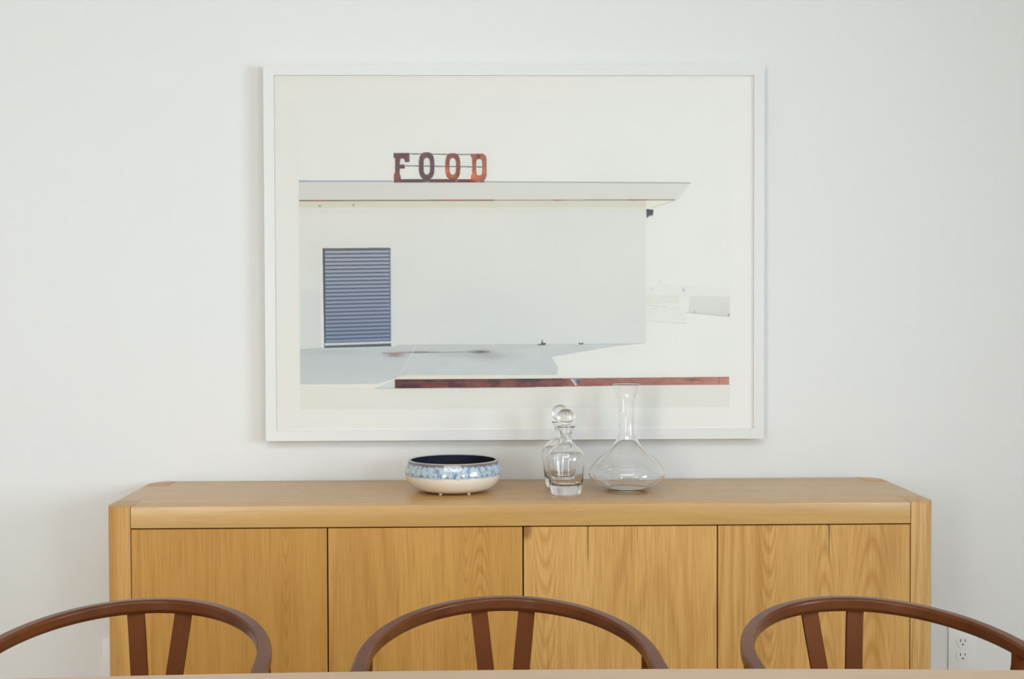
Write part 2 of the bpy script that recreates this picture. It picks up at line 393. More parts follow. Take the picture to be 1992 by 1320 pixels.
for i, d in enumerate(door_spec):
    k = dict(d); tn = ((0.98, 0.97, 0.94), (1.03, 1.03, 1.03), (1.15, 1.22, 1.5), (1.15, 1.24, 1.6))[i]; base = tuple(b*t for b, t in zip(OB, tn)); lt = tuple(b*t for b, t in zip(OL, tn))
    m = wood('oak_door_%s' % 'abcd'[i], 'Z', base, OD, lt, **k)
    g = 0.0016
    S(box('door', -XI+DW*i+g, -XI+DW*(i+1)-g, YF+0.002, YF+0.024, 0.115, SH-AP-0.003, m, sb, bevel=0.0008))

# ------------------------------------------------------------------ framed photograph
FX0, FX1, FZ0, FZ1, FY = -0.673, 0.6618, 0.9088, 1.9086, -0.042
fcx, fcz = (FX0+FX1)/2, (FZ0+FZ1)/2
pic = tag(empty('framed_picture', (fcx, 0, FZ0)), 'large white-framed photograph of a pale building with FOOD sign, hung above the sideboard', 'picture')
def Fp(o):
    o.data.transform(Matrix.Translation((-fcx, 0, -FZ0))); return o
fwid = 0.0275
bm = bmesh.new()
def mitre(bm, p0, p1, q0, q1):
    """one frame stile: outer edge p0-p1, inner edge q0-q1 in (x,z), extruded in y"""
    ys = (FY, -0.002); vs = [[bm.verts.new((p[0], y, p[1])) for p in (p0, p1, q1, q0)] for y in ys]
    bm.faces.new(vs[0]); bm.faces.new(vs[1][::-1])
    for i in range(4): bm.faces.new((vs[0][i], vs[1][i], vs[1][(i+1) % 4], vs[0][(i+1) % 4]))
o0 = [(FX0, FZ0), (FX1, FZ0), (FX1, FZ1), (FX0, FZ1)]
i0 = [(FX0+fwid, FZ0+fwid), (FX1-fwid, FZ0+fwid), (FX1-fwid, FZ1-fwid), (FX0+fwid, FZ1-fwid)]
for k in range(4): mitre(bm, o0[k], o0[(k+1) % 4], i0[k], i0[(k+1) % 4])
bmesh.ops.remove_doubles(bm, verts=bm.verts, dist=1e-5)
Fp(bm_obj('frame', bm, M['frame'], pic))
yp = FY+0.0065
Fp(box('paper_sheet', FX0+fwid-.003, FX1-fwid+.003, yp, -0.004, FZ0+fwid-.003, FZ1-fwid+.003, M['paper'], pic))
yg = FY+0.003
Fp(mesh_obj('glass_pane', [(FX0+fwid-.002, yg, FZ0+fwid-.002), (FX1-fwid+.002, yg, FZ0+fwid-.002), (FX1-fwid+.002, yg, FZ1-fwid+.002), (FX0+fwid-.002, yg, FZ1-fwid+.002)], [(0, 1, 2, 3)], M['pane'], pic))

# the printed image: rasterised into per-point ink colours, with part of the glass reflection's haze baked in, on a fine flat grid (units: print pixels)
PX0, PX1, PY0, PY1 = 581, 1420, 193, 793
SSF = 3
GW, GH = PX1-PX0+1, PY1-PY0+1
Xs = (np.arange(GW*SSF)+0.5)/SSF - 0.5 + PX0; Ys = (np.arange(GH*SSF)+0.5)/SSF - 0.5 + PY0
img = np.zeros((GH*SSF, GW*SSF, 3), np.float32); img[:] = (226, 227, 221)
rng = np.random.default_rng(5)
def vnoise(sx, sy, octv=3):
    """smooth value noise over the print, feature size sx, sy pixels"""
    out = np.zeros(img.shape[:2], np.float32); amp = 1.0; tot = 0
    for o in range(octv):
        fx, fy = sx/2**o, sy/2**o
        g = rng.random((int(GH/fy)+3, int(GW/fx)+3)).astype(np.float32)
        u = (Xs-PX0)/fx+0.5; v = (Ys-PY0)/fy+0.5; iu = u.astype(int).clip(0, g.shape[1]-2); iv = v.astype(int).clip(0, g.shape[0]-2)
        fu = (u-iu); fv = (v-iv); fu = fu*fu*(3-2*fu); fv = fv*fv*(3-2*fv)
        G0 = g[iv][:, iu]*(1-fu)+g[iv][:, iu+1]*fu; G1 = g[iv+1][:, iu]*(1-fu)+g[iv+1][:, iu+1]*fu
        out += amp*(G0*(1-fv[:, None])+G1*fv[:, None]); tot += amp; amp *= .5
    return out/tot
def window_of(x0, x1, y0, y1):
    a = max(int((x0-PX0)*SSF)-2, 0); b = min(int((x1-PX0)*SSF)+5, img.shape[1])
    c = max(int((y0-PY0)*SSF)-2, 0); d = min(int((y1-PY0)*SSF)+5, img.shape[0])
    return slice(c, d), slice(a, b)
def inside(pts):
    xs = [p[0] for p in pts]; ys = [p[1] for p in pts]
    sy, sx = window_of(min(xs), max(xs), min(ys), max(ys))
    X = Xs[sx][None, :]; Y = Ys[sy][:, None]; m = np.zeros((Y.shape[0], X.shape[1]), bool)
    for (x0, y0), (x1, y1) in zip(pts, pts[1:]+pts[:1]):
        if y0 == y1: continue
        c = ((Y >= min(y0, y1)) & (Y < max(y0, y1))); xc = x0+(Y-y0)*(x1-x0)/(y1-y0)
        m ^= c & (X < xc)
    return sy, sx, m
def poly(pts, c, a=1.0, c2=None, grad='y', nz=None, nzamt=0):
    sy, sx, m = inside(pts); X = Xs[sx][None, :]; Y = Ys[sy][:, None]
    C = np.broadcast_to(np.array(c, np.float32), (*m.shape, 3)).copy()
    if c2 is not None:
        if grad == 'y': t = (Y-min(p[1] for p in pts))/(max(p[1] for p in pts)-min(p[1] for p in pts))+0*X
        else: t = (X-min(p[0] for p in pts))/(max(p[0] for p in pts)-min(p[0] for p in pts))+0*Y
        C += t.clip(0, 1)[..., None]*(np.array(c2, np.float32)-np.array(c, np.float32))
    if nz is not None: C += (nz[sy, sx]-.5)[..., None]*nzamt
    img[sy, sx][m] = (img[sy, sx]*(1-a)+C*a)[m]
def line(p, q, w, c, a=1.0):
    (x0, y0), (x1, y1) = p, q; L = math.hypot(x1-x0, y1-y0) or 1; nx, ny = -(y1-y0)/L*w/2, (x1-x0)/L*w/2
    poly([(x0+nx, y0+ny), (x1+nx, y1+ny), (x1-nx, y1-ny), (x0-nx, y0-ny)], c, a)
def blob(cx, cy, rx, ry, c, a):
    sy, sx = window_of(cx-3*rx, cx+3*rx, cy-3*ry, cy+3*ry)
    X = Xs[sx][None, :]; Y = Ys[sy][:, None]; w = (np.exp(-((X-cx)/rx)**2-((Y-cy)/ry)**2)*a)[..., None]
    img[sy, sx] = img[sy, sx]*(1-w)+np.array(c, np.float32)*w
n_s, n_m, n_f = vnoise(140, 90), vnoise(26, 12), vnoise(7, 4)
img += ((n_s-.5)*2.5)[..., None]
# pale ground, foreground, distant buildings
poly([(581, 745), (1420, 745), (1420, 794), (581, 794)], (222, 222, 213), c2=(221, 221, 212))
poly([(1256, 556), (1300, 552), (1420, 560), (1420, 610), (1256, 600)], (223, 224, 218), .8)
poly([(1256, 572), (1325, 573), (1326, 588), (1256, 590)], (218, 218, 207), .8, nz=n_f, nzamt=6)
poly([(1342, 575), (1420, 576), (1420, 616), (1338, 607)], (216, 217, 207), .95, c2=(210, 211, 203))
line((1335, 607), (1420, 615), 1.8, (190, 193, 186), .8)
for x, y, r, c, a in ((1329, 563, 2, (178, 180, 172), .9), (1351, 606, 2, (165, 168, 162), .8), (1418, 612, 2.2, (140, 143, 140), .9), (1282, 548, 2, (208, 209, 203), .9), (1266, 561, 2.2, (208, 209, 203), .8),
                      (1276, 599, 4, (208, 212, 206), .7), (1309, 600, 6, (208, 209, 202), .7), (1263, 609, 3, (200, 201, 194), .7), (1294, 553, 6, (216, 217, 211), .8)):
    blob(x, y, r, 1.8 if r > 3 else 3.2 if x in (1329, 1282) else r, c, a)
poly([(1256, 598), (1334, 600), (1336, 630), (1256, 625)], (221, 222, 214), .6, nz=n_f, nzamt=8)
line((1257, 623), (1335, 629), 1.4, (205, 206, 199), .7); line((1257, 592), (1296, 596), 1.3, (203, 204, 194), .8); line((1257, 590), (1290, 592), 1.2, (228, 227, 218), .8)
poly([(1321, 576), (1338, 574), (1337, 604), (1328, 606), (1318, 592)], (225, 226, 220), .9)
# building wall
poly([(581, 398), (1255, 398), (1255.5, 668), (758, 672), (628, 674), (581, 678)], (219, 220, 213), c2=(213, 216, 211), nz=n_s, nzamt=4)
blob(930, 640, 190, 90, (207, 212, 208), .55); blob(1180, 520, 70, 150, (218, 219, 212), .5)
poly([(581, 560), (626, 560), (627, 676), (581, 678)], (207, 211, 209), .5)
# roof fascia and soffit
poly([(581, 388), (1258, 388), (1258, 401), (581, 401)], (213, 210, 194), nz=n_m, nzamt=5)
poly([(581, 401), (1255, 401), (1255, 414), (581, 414)], (216, 214, 202), .5)
poly([(1256, 388), (1312, 387), (1268, 403), (1256, 403)], (227, 225, 212))
line((1314, 387), (1268, 402), 2.0, (207, 203, 178), .9)
poly([(581, 349), (1343, 353), (1318, 387), (581, 387)], (212, 212, 206), c2=(216, 216, 208), grad='x', nz=n_s, nzamt=3)
line((581, 349.5), (760, 349.8), 2.4, (150, 163, 182)); line((760, 350), (1343, 353.8), 2.0, (158, 166, 166))
line((581, 387.3), (960, 387.0), 2.2, (122, 108, 98)); line((960, 387), (1312, 386.8), 1.8, (150, 136, 122))
for x0, x1 in ((600, 640), (860, 905), (925, 950), (1075, 1098), (1222, 1256)): line((x0, 387.2), (x1, 387.0), 1.8, (165, 92, 84), .8)
blob(621, 398, 2.2, 1.6, (125, 128, 118), .9); blob(686.5, 396, 2.2, 2, (140, 142, 132), .9)
poly([(1256, 404.5), (1270.5, 406), (1269, 417), (1262, 418), (1257, 422.5)], (84, 88, 96)); blob(1266, 417.5, 3, 2, (180, 180, 182), .6)
# roller shutter
poly([(621, 478), (627, 480), (628, 675), (622, 676)], (226, 227, 222), .6)
poly([(626, 480), (758, 479), (758, 671), (628, 674)], (150, 158, 168), c2=(118, 132, 156))
for k in range(25):
    y0 = 482.5+7.42*k; s = 1.0+3.0*k/24; f = k/24
    if y0+2 > 664: break
    hi = (178-30*f, 184-26*f, 194-14*f); lo = (92-10*f, 98-2*f, 112+2*f)
    poly([(630, y0+2.6+s), (757, y0+2.6), (757, y0+5.6), (630, y0+5.6+s)], hi, .75)
    poly([(630, y0-1.1+s), (757, y0-1.1), (757, y0+1.1), (630, y0+1.1+s)], lo, .95)
poly([(626, 480), (758, 479), (758, 482), (626, 483)], (110, 112, 112))
poly([(626, 480), (630.5, 481), (631, 673), (628, 673)], (88, 96, 98))
poly([(754, 480), (758, 480), (758, 668), (755, 668)], (120, 120, 142), .5)
poly([(629, 664.5), (758, 661), (758, 666), (629, 670)], (206, 212, 212)); poly([(629, 669.5), (758, 665.5), (758, 671), (629, 674)], (92, 102, 104))
# shaded ground in front of the building
gs = [(581, 678), (600, 676.5), (628, 674), (758, 671.5), (775, 669), (1060, 669), (1256, 667), (1200, 672), (1071, 693), (1083, 713), (1082, 728.5), (782, 728), (757, 737), (730, 744.5), (581, 745)]
poly(gs, (198, 203, 201), nz=n_m, nzamt=9)
poly([(581, 680), (760, 675), (800, 672), (780, 728), (757, 737), (730, 744.5), (581, 745)], (190, 196, 197), .7, c2=(196, 203, 202))
poly([(775, 669), (1060, 669), (1080, 670), (960, 682), (740, 684)], (192, 196, 194), .6)
line((581, 678), (628, 674.5), 1.6, (165, 170, 170), .8); line((770, 669), (1250, 668), 1.2, (180, 186, 184), .7)
line((740, 684.5), (950, 682.5), 1.8, (135, 135, 134), .8); line((590, 713), (735, 713), 1, (180, 186, 186), .6)
blob(765, 688, 16, 4, (150, 118, 114), .8); blob(815, 682.5, 24, 1.4, (110, 110, 110), .7); blob(932, 683, 16, 3.2, (92, 86, 86), .85); blob(950, 690, 40, 7, (168, 170, 168), .6); blob(880, 688, 40, 5, (180, 184, 182), .6); blob(640, 682, 60, 5, (178, 186, 188), .6)
line((806, 672), (775, 727), 1.2, (222, 224, 220), .7)
for pts in ([(1042, 668.5), (1050, 667.5), (1053, 658), (1054, 666), (1060, 665.5), (1058, 670), (1044, 670)], [(1124, 664.5), (1128, 667), (1133, 665), (1132, 669), (1125, 669)]): poly(pts, (84, 90, 88))
# sidewalk light strip, ramp, red kerb
poly([(581, 745), (730, 744.5), (757, 737), (782, 728), (1120, 729), (1120, 737), (765, 737), (728, 753), (581, 748)], (227, 225, 216))
poly([(771, 729.5), (960, 730.5), (960, 733), (771, 732)], (232, 214, 200), .7)
poly([(726, 753), (762, 738.5), (765, 753.5)], (206, 211, 208)); line((726, 753.5), (766, 753.5), 1, (150, 155, 152), .7)
poly([(765, 736.5), (1419, 734), (1419, 749), (1240, 749.5), (1040, 752), (765, 753)], (112, 66, 62), c2=(192, 138, 122), grad='x', nz=n_f, nzamt=26)
sy, sx, m = inside([(765, 736.5), (1419, 734), (1419, 749), (1040, 752), (765, 753)])
t_ = np.clip((n_m[sy, sx]-.50)*5, 0, 1)*m*np.clip(1.15-(Xs[sx][None, :]-765)/420, 0.0, 1)*.75
img[sy, sx] = img[sy, sx]*(1-t_[..., None])+np.array((72, 46, 62), np.float32)*t_[..., None]
for x, w, a in ((1030, 40, .8), (785, 14, .8), (1348, 14, .5), (880, 30, .5)): blob(x, 739, w, 2.2, (74, 62, 74), a)
line((765, 736.8), (1090, 736.3), 1.6, (70, 46, 50), .8); line((1090, 736), (1419, 734.2), 1.2, (130, 92, 84), .7); line((765, 753), (1040, 752), 1.2, (96, 50, 46), .7)
poly([(1107, 736), (1126, 737), (1121, 749)], (160, 170, 180)); line((1109, 737), (1119, 750), 2.2, (222, 224, 222)); poly([(1118, 738), (1127, 738), (1121, 748)], (82, 88, 112), .8)
line((1398, 734), (1399, 749), 1.2, (120, 72, 66), .7); line((1220, 737), (1232, 745), 1.4, (128, 82, 74), .7)
# FOOD sign on the roof
def L(pts): return [(740+x/8.3, 280+y/8.3) for x, y in pts]
def ring_shape(cx, cy, rx, ry, p=3.2, n=40):
    out = []
    for i in range(n):
        a = 2*PI*i/n; c, s = math.cos(a), math.sin(a)
        out.append((cx+rx*math.copysign(abs(c)**(2/p), c), cy+ry*math.copysign(abs(s)**(2/p), s)))
    return out
for y0, y1, x0, x1 in ((140, 152, 465, 1450), (332, 352, 400, 1630)):
    (a, b), (c, d) = L([(x0, y0), (x1, y1)]); line((a, b), (c, d), 2.1, (122, 126, 122))
poly(L([(310, 545), (1660, 550), (1665, 602), (310, 602)]), (98, 92, 92), c2=(122, 76, 72), grad='x')
poly(L([(203, 125), (460, 125), (460, 270), (390, 275), (380, 228), (345, 208), (312, 225), (302, 310), (385, 312), (385, 375), (305, 378), (300, 460), (318, 500), (322, 602), (208, 602), (208, 470), (228, 440), (228, 210), (203, 200)]),
     (112, 88, 94), c2=(126, 88, 84), nz=n_f, nzamt=26)
def letter(outer, holes, c, c2):
    sy, sx, m = inside(outer)
    keep = img[sy, sx].copy()
    poly(outer, c, c2=c2, nz=n_f, nzamt=30)
    for h in holes:
        hy, hx, hm = inside(h); full = np.zeros(img.shape[:2], bool); full[hy, hx] = hm
        sel = full[sy, sx]; img[sy, sx][sel] = keep[sel]
letter(ring_shape(*L([(736, 332)])[0], 126/8.3, 218/8.3, 2.9), [ring_shape(*L([(738, 338)])[0], 52/8.3, 134/8.3, 3)], (118, 92, 98), (108, 86, 88))
letter(ring_shape(*L([(1157, 342)])[0], 122/8.3, 214/8.3, 2.9), [ring_shape(*L([(1156, 342)])[0], 52/8.3, 134/8.3, 3)], (146, 100, 92), (142, 92, 80))
letter(L([(1445, 140), (1640, 135), (1690, 170), (1703, 230), (1703, 490), (1680, 550), (1640, 590), (1600, 605), (1450, 560), (1448, 485), (1468, 470), (1468, 210), (1447, 185)]),
       [ring_shape(*L([(1583, 355)])[0], 48/8.3, 130/8.3, 4)], (162, 108, 92), (164, 110, 94))
def blobL(x, y, rx, ry, c, a):
    (px, py), = L([(x, y)]); sy, sx = window_of(px-12, px+12, py-12, py+12)
    X = Xs[sx][None, :]; Y = Ys[sy][:, None]; cur = img[sy, sx]
    ink = (cur.mean(-1) < 185)
    w = (np.exp(-((X-px)/(rx/8.3))**2-((Y-py)/(ry/8.3))**2)*a*ink)[..., None]; img[sy, sx] = cur*(1-w)+np.array(c, np.float32)*w
for b in ((1068, 420, 40, 70, (218, 128, 92), .9), (1150, 500, 60, 26, (214, 120, 84), .85), (1490, 490, 60, 70, (224, 134, 88), .9), (1580, 520, 60, 30, (212, 128, 90), .7), (1670, 420, 30, 80, (206, 136, 104), .7),
          (1570, 180, 26, 30, (120, 62, 66), .9), (250, 500, 36, 40, (170, 104, 84), .85), (1440, 580, 50, 20, (150, 60, 50), .8), (740, 590, 50, 14, (150, 158, 162), .8), (1215, 580, 22, 12, (190, 180, 182), .6), (1560, 580, 30, 14, (206, 128, 108), .8)):
    blobL(*b)
small = img.reshape(GH, SSF, GW, SSF, 3).mean((1, 3))
alb = lin(small)*(np.array((0.835, 0.82, 0.82))/float(lin(226)))
alb = np.clip(alb, 0, 0.95)
ix, iz = np.meshgrid(np.arange(GW), np.arange(GH))
# print corners on the sheet
def sheet(px, py): return (px-534.5)/(1466.5-534.5)*(FX1-FX0-2*fwid)+FX0+fwid, FZ1-fwid-(py-145)/(835-145)*(FZ1-FZ0-2*fwid)
ax0, az0 = sheet(PX0, PY0); ax1, az1 = sheet(PX1, PY1)
vx = ax0+(ax1-ax0)*ix/(GW-1); vz = az0+(az1-az0)*iz/(GH-1)
co = np.stack([vx-fcx, np.full_like(vx, yp-0.0006), vz-FZ0], -1).reshape(-1, 3).astype(np.float32)
q = (iz[:-1, :-1]*GW+ix[:-1, :-1]).reshape(-1)
loops = np.stack([q, q+GW, q+GW+1, q+1], 1).astype(np.int32)
me = bpy.data.meshes.new('print'); nf = len(q)
me.vertices.add(len(co)); me.vertices.foreach_set('co', co.reshape(-1))
me.loops.add(nf*4); me.loops.foreach_set('vertex_index', loops.reshape(-1))
me.polygons.add(nf); me.polygons.foreach_set('loop_start', np.arange(0, nf*4, 4, dtype=np.int32)); me.polygons.foreach_set('loop_total', np.full(nf, 4, np.int32))
me.update()
ca = me.color_attributes.new('print_color', 'FLOAT_COLOR', 'POINT')
ca.data.foreach_set('color', np.concatenate([alb.reshape(-1, 3), np.ones((GW*GH, 1))], 1).astype(np.float32).reshape(-1))
me.materials.append(M['print'])
po = bpy.data.objects.new('print', me); col.objects.link(po); po.parent = pic

# ------------------------------------------------------------------ ceramic bowl
N = NT('bowl_glaze'); v = N.coord(); xyz = N.sep(v)
ang = N.math('ARCTAN2', xyz[1], xyz[0])
comb = N.n('CombineXYZ'); N.val(comb.inputs[0], N.math('MULTIPLY', ang, 1.0)); N.val(comb.inputs[1], N.math('MULTIPLY', xyz[2], 4.0))
nz1 = N.noise(comb.outputs[0], 16, 2); comb2 = N.n('CombineXYZ'); N.val(comb2.inputs[0], ang); N.val(comb2.inputs[1], N.math('MULTIPLY', xyz[2], 12.0)); nz2 = N.noise(comb2.outputs[0], 22, 3, .6)
cream = (0.80, 0.72, 0.61, 1)
comb3 = N.n('CombineXYZ'); N.val(comb3.inputs[0], ang); N.val(comb3.inputs[1], N.math('MULTIPLY', xyz[2], 6.0)); nzl = N.noise(comb3.outputs[0], 9.5, 2, .6)
blue = N.ramp(nzl, [(0.34, (0.12, 0.18, 0.28)), (0.43, (0.25, 0.34, 0.46)), (0.49, (0.41, 0.50, 0.56)), (0.62, (0.51, 0.58, 0.58))])
blue = N.mix(N.math('MULTIPLY', nz2, 0.35), blue, (0.30, 0.38, 0.48, 1))
edge_lo = N.math('MULTIPLY_ADD', nzl, -0.012, 0.0500)
c = N.mix(N.maprange(xyz[2], N.math('SUBTRACT', edge_lo, 0.0015), N.math('ADD', edge_lo, 0.0015)), cream, blue)
fx = N.math('SUBTRACT', N.math('FRACT', N.math('MULTIPLY_ADD', nzl, 0.25, N.math('MULTIPLY', ang, 7.0))), 0.5)
fz = N.math('MULTIPLY', N.math('SUBTRACT', xyz[2], N.math('MULTIPLY_ADD', nz1, 0.012, 0.0440)), 210.0)
dd = N.math('SQRT', N.math('ADD', N.math('POWER', N.math('MULTIPLY', fx, 5.0), 2.0), N.math('POWER', fz, 2.0)))
c = N.mix(N.maprange(dd, 1.0, 0.4, 0.0, 0.75), c, (0.08, 0.15, 0.24, 1))
edge_hi = N.math('MULTIPLY_ADD', nz1, 0.014, 0.0630)
c = N.mix(N.maprange(xyz[2], edge_hi, N.math('ADD', edge_hi, 0.004)), c, (0.15, 0.13, 0.13, 1))
c = N.mix(N.maprange(xyz[2], 0.0785, 0.0795), c, (0.36, 0.32, 0.29, 1))
N.bsdf(c, 0.12, 0.6, Coat_Weight=0.5, Coat_Roughness=0.05); M['bowl'] = N.m
N = NT('bowl_inside_glaze'); N.bsdf(N.mix(N.noise(N.coord(), 20, 3), (0.012, 0.012, 0.016, 1), (0.03, 0.035, 0.06, 1)), 0.45, 0.3); M['bowl_in'] = N.m
bx, by = -0.169, -0.240
bowl = tag(empty('ceramic_bowl', (bx, by, SH)), 'low round cream ceramic bowl with blue dripped glaze and dark inside, on the sideboard top', 'bowl')
outer = smooth_prof([(0.070, 0.0014), (0.098, 0.0105), (0.115, 0.028), (0.1215, 0.045), (0.120, 0.060), (0.1155, 0.074), (0.1135, 0.0795), (0.1110, 0.0812)], 6)
lathe('bowl_body', [(0, 0.0014)] + [tuple(p) for p in outer] + [(0.1085, 0.0810), (0.1068, 0.0795)], M['bowl'], bowl)
inner = smooth_prof([(0.1068, 0.0795), (0.110, 0.070), (0.113, 0.050), (0.108, 0.030), (0.090, 0.015), (0.060, 0.010)], 6)
lathe('bowl_lining', [tuple(p) for p in inner] + [(0, 0.0095)], M['bowl_in'], bowl)
for a in (-115, -57, 60, 125):
    bm = bmesh.new(); x, y = 0.072*math.cos(math.radians(a)), 0.072*math.sin(math.radians(a))
    bmesh.ops.create_cone(bm, cap_ends=True, segments=20, radius1=0.004, radius2=0.0045, depth=0.0035, matrix=Matrix.Translation((x, y, 0.00175)))
    bm_obj('bowl_foot', bm, M['bowl'], bowl, True)

# ------------------------------------------------------------------ glass decanters
def decanter():
    root = empty('glass_decanter', (0, 0, SH))
    out = smooth_prof([(0.034, 0.0), (0.0375, 0.004), (0.0415, 0.030), (0.0460, 0.065), (0.0475, 0.082), (0.0455, 0.098), (0.037, 0.112), (0.023, 0.122), (0.0150, 0.130), (0.0140, 0.145), (0.0150, 0.156), (0.0215, 0.166), (0.0225, 0.168)], 6)
    inn = smooth_prof([(0.0200, 0.168), (0.0130, 0.156), (0.0112, 0.145), (0.0122, 0.130), (0.021, 0.1195), (0.0355, 0.1095), (0.0435, 0.097), (0.0454, 0.082), (0.0438, 0.065), (0.0400, 0.040), (0.0360, 0.028), (0.029, 0.0235), (0.015, 0.022)], 6)
    lathe('bottle', [(0, 0.0015), (0.028, 0.0015), (0.031, 0.0)] + [tuple(p) for p in out] + [(0.0214, 0.1690)] + [tuple(p) for p in inn] + [(0, 0.0215)], M['glass'], root)
    st = [(0, 0.146), (0.0085, 0.1465), (0.0098, 0.156), (0.0106, 0.164), (0.0125, 0.169), (0.0100, 0.172)]
    cz, R = 0.1905, 0.0232
    for i in range(1, 17):
        a = -PI/2+0.42+(PI-0.42)*i/16
        st.append((max(R*math.cos(a), 0) if i < 16 else 0, cz+R*0.93*math.sin(a)))
    lathe('stopper', st, M['glass'], root, 64)
    return root
def copy_tree(o, parent=None):
    c = o.copy(); col.objects.link(c)
    if parent: c.parent = parent
    for ch in list(o.children):
        copy_tree(ch, c)
    return c
d1 = decanter(); d1.location = (0.112, -0.306, SH)
tag(d1, 'small clear glass decanter with ball stopper, nearest the sideboard front edge beside the carafe', 'decanter', 'glass decanters with ball stoppers')
d2 = copy_tree(d1); d2.location = (0.106, -0.172, SH)
d2['label'] = 'small clear glass decanter half hidden behind the nearer decanter, closer to the wall'
prof_o = smooth_prof([(0.040, 0.0), (0.060, 0.0065), (0.083, 0.020), (0.0955, 0.036), (0.0965, 0.046), (0.090, 0.060), (0.072, 0.080), (0.048, 0.099), (0.031, 0.120), (0.0225, 0.145), (0.0200, 0.175), (0.0205, 0.205), (0.0250, 0.235), (0.0330, 0.258), (0.0362, 0.2675)], 7)
prof_i = [(max(r-0.0019, 0), z) for r, z in prof_o][::-1]
prof_i = [(p[0], p[1]) for p in prof_i if p[1] > 0.006]
car = lathe('glass_carafe', [(0, 0.003), (0.034, 0.002)] + [tuple(p) for p in prof_o] + [(0.0354, 0.2685)] + prof_i + [(0.045, 0.0065), (0.030, 0.0055), (0, 0.0055)], M['glass'], None, 128)
car.location = (0.271, -0.237, SH)
tag(car, 'tall clear glass wine carafe with wide squat body and slim open neck, on the sideboard', 'carafe')

# ------------------------------------------------------------------ dining table
tb = tag(empty('dining_table', (-0.06, -2.19, 0)), 'pale wooden dining table in the foreground, its edge running along the bottom of the view', 'table')
TZ = 0.7485; hw = 1.20
outl = []
nseg = 24
for i in range(nseg+1):
    x = -hw+2*hw*i/nseg; outl.append((x, 0.487-0.034*(x/1.2)**2*2.0))
for i in range(nseg+1):
    x = hw-2*hw*i/nseg; outl.append((x, -(0.487-0.034*(x/1.2)**2*2.0)))
bm = bmesh.new(); prism(bm, outl, TZ-0.028, TZ, 0.004)
bm_obj('tabletop', bm, M['table'], tb, True)
for sx in (-1, 1):
    for sy in (-1, 1):
        sweep('leg', [(sx*1.05, sy*0.34, 0), (sx*1.03, sy*0.33, 0.3), (sx*1.01, sy*0.32, TZ-0.0285)], lambda s: superell(0.045+0.02*s, 0.045+0.02*s, 3), M['table'], tb, Vector((1, 0, 0)))
box('apron', -0.95, 0.95, -0.29, -0.265, TZ-0.085, TZ-0.0285, M['table'], tb, 0.002)
box('apron', -0.95, 0.95, 0.265, 0.29, TZ-0.085, TZ-0.0285, M['table'], tb, 0.002)

# ------------------------------------------------------------------ wishbone style chairs
def rail_pt(t):
    a_, b_, k_, z0_, e_ = 0.2292, 0.2722, 0.1406, 0.7448, 0.0284
    s = abs(t); c = min(s, PI/2); ex = max(s-PI/2, 0)
    X = math.copysign(a_*math.sin(c)+e_*ex, t); Y = 0.2-b_*(1-math.cos(c))-b_*ex
    return Vector((X, Y, z0_-k_*(0.2-Y)))
def rail_section(s):
    e = abs(2*s-1)                      # 0 at the apex, 1 at the arm tips
    w = 0.0225+0.006*max(0, e-0.55)/0.45; h = 0.0246-0.003*e
    # softened octagon: flat faces with small rounded arrises
    c = 0.30; pts = []
    base = [(1, c), (c, 1), (-c, 1), (-1, c), (-1, -c), (-c, -1), (c, -1), (1, -c)]
    base = [(x, y) for x, y in ((1, .66), (.74, 1), (-.74, 1), (-1, .66), (-1, -.46), (-.58, -1), (.58, -1), (1, -.46))]
    for i in range(8):
        p = np.array(base[i]); a = np.array(base[i-1]); b = np.array(base[(i+1) % 8])
        da = (a-p); db = (b-p); da = da/np.linalg.norm(da)*.11; db = db/np.linalg.norm(db)*.11
        for t in (0, .33, .67, 1):
            q = (1-t)**2*(p+da)+2*t*(1-t)*(p+da*0.25+db*0.25)+t*t*(p+db)
            pts.append((q[0]*w/2, q[1]*h/2))
    return pts
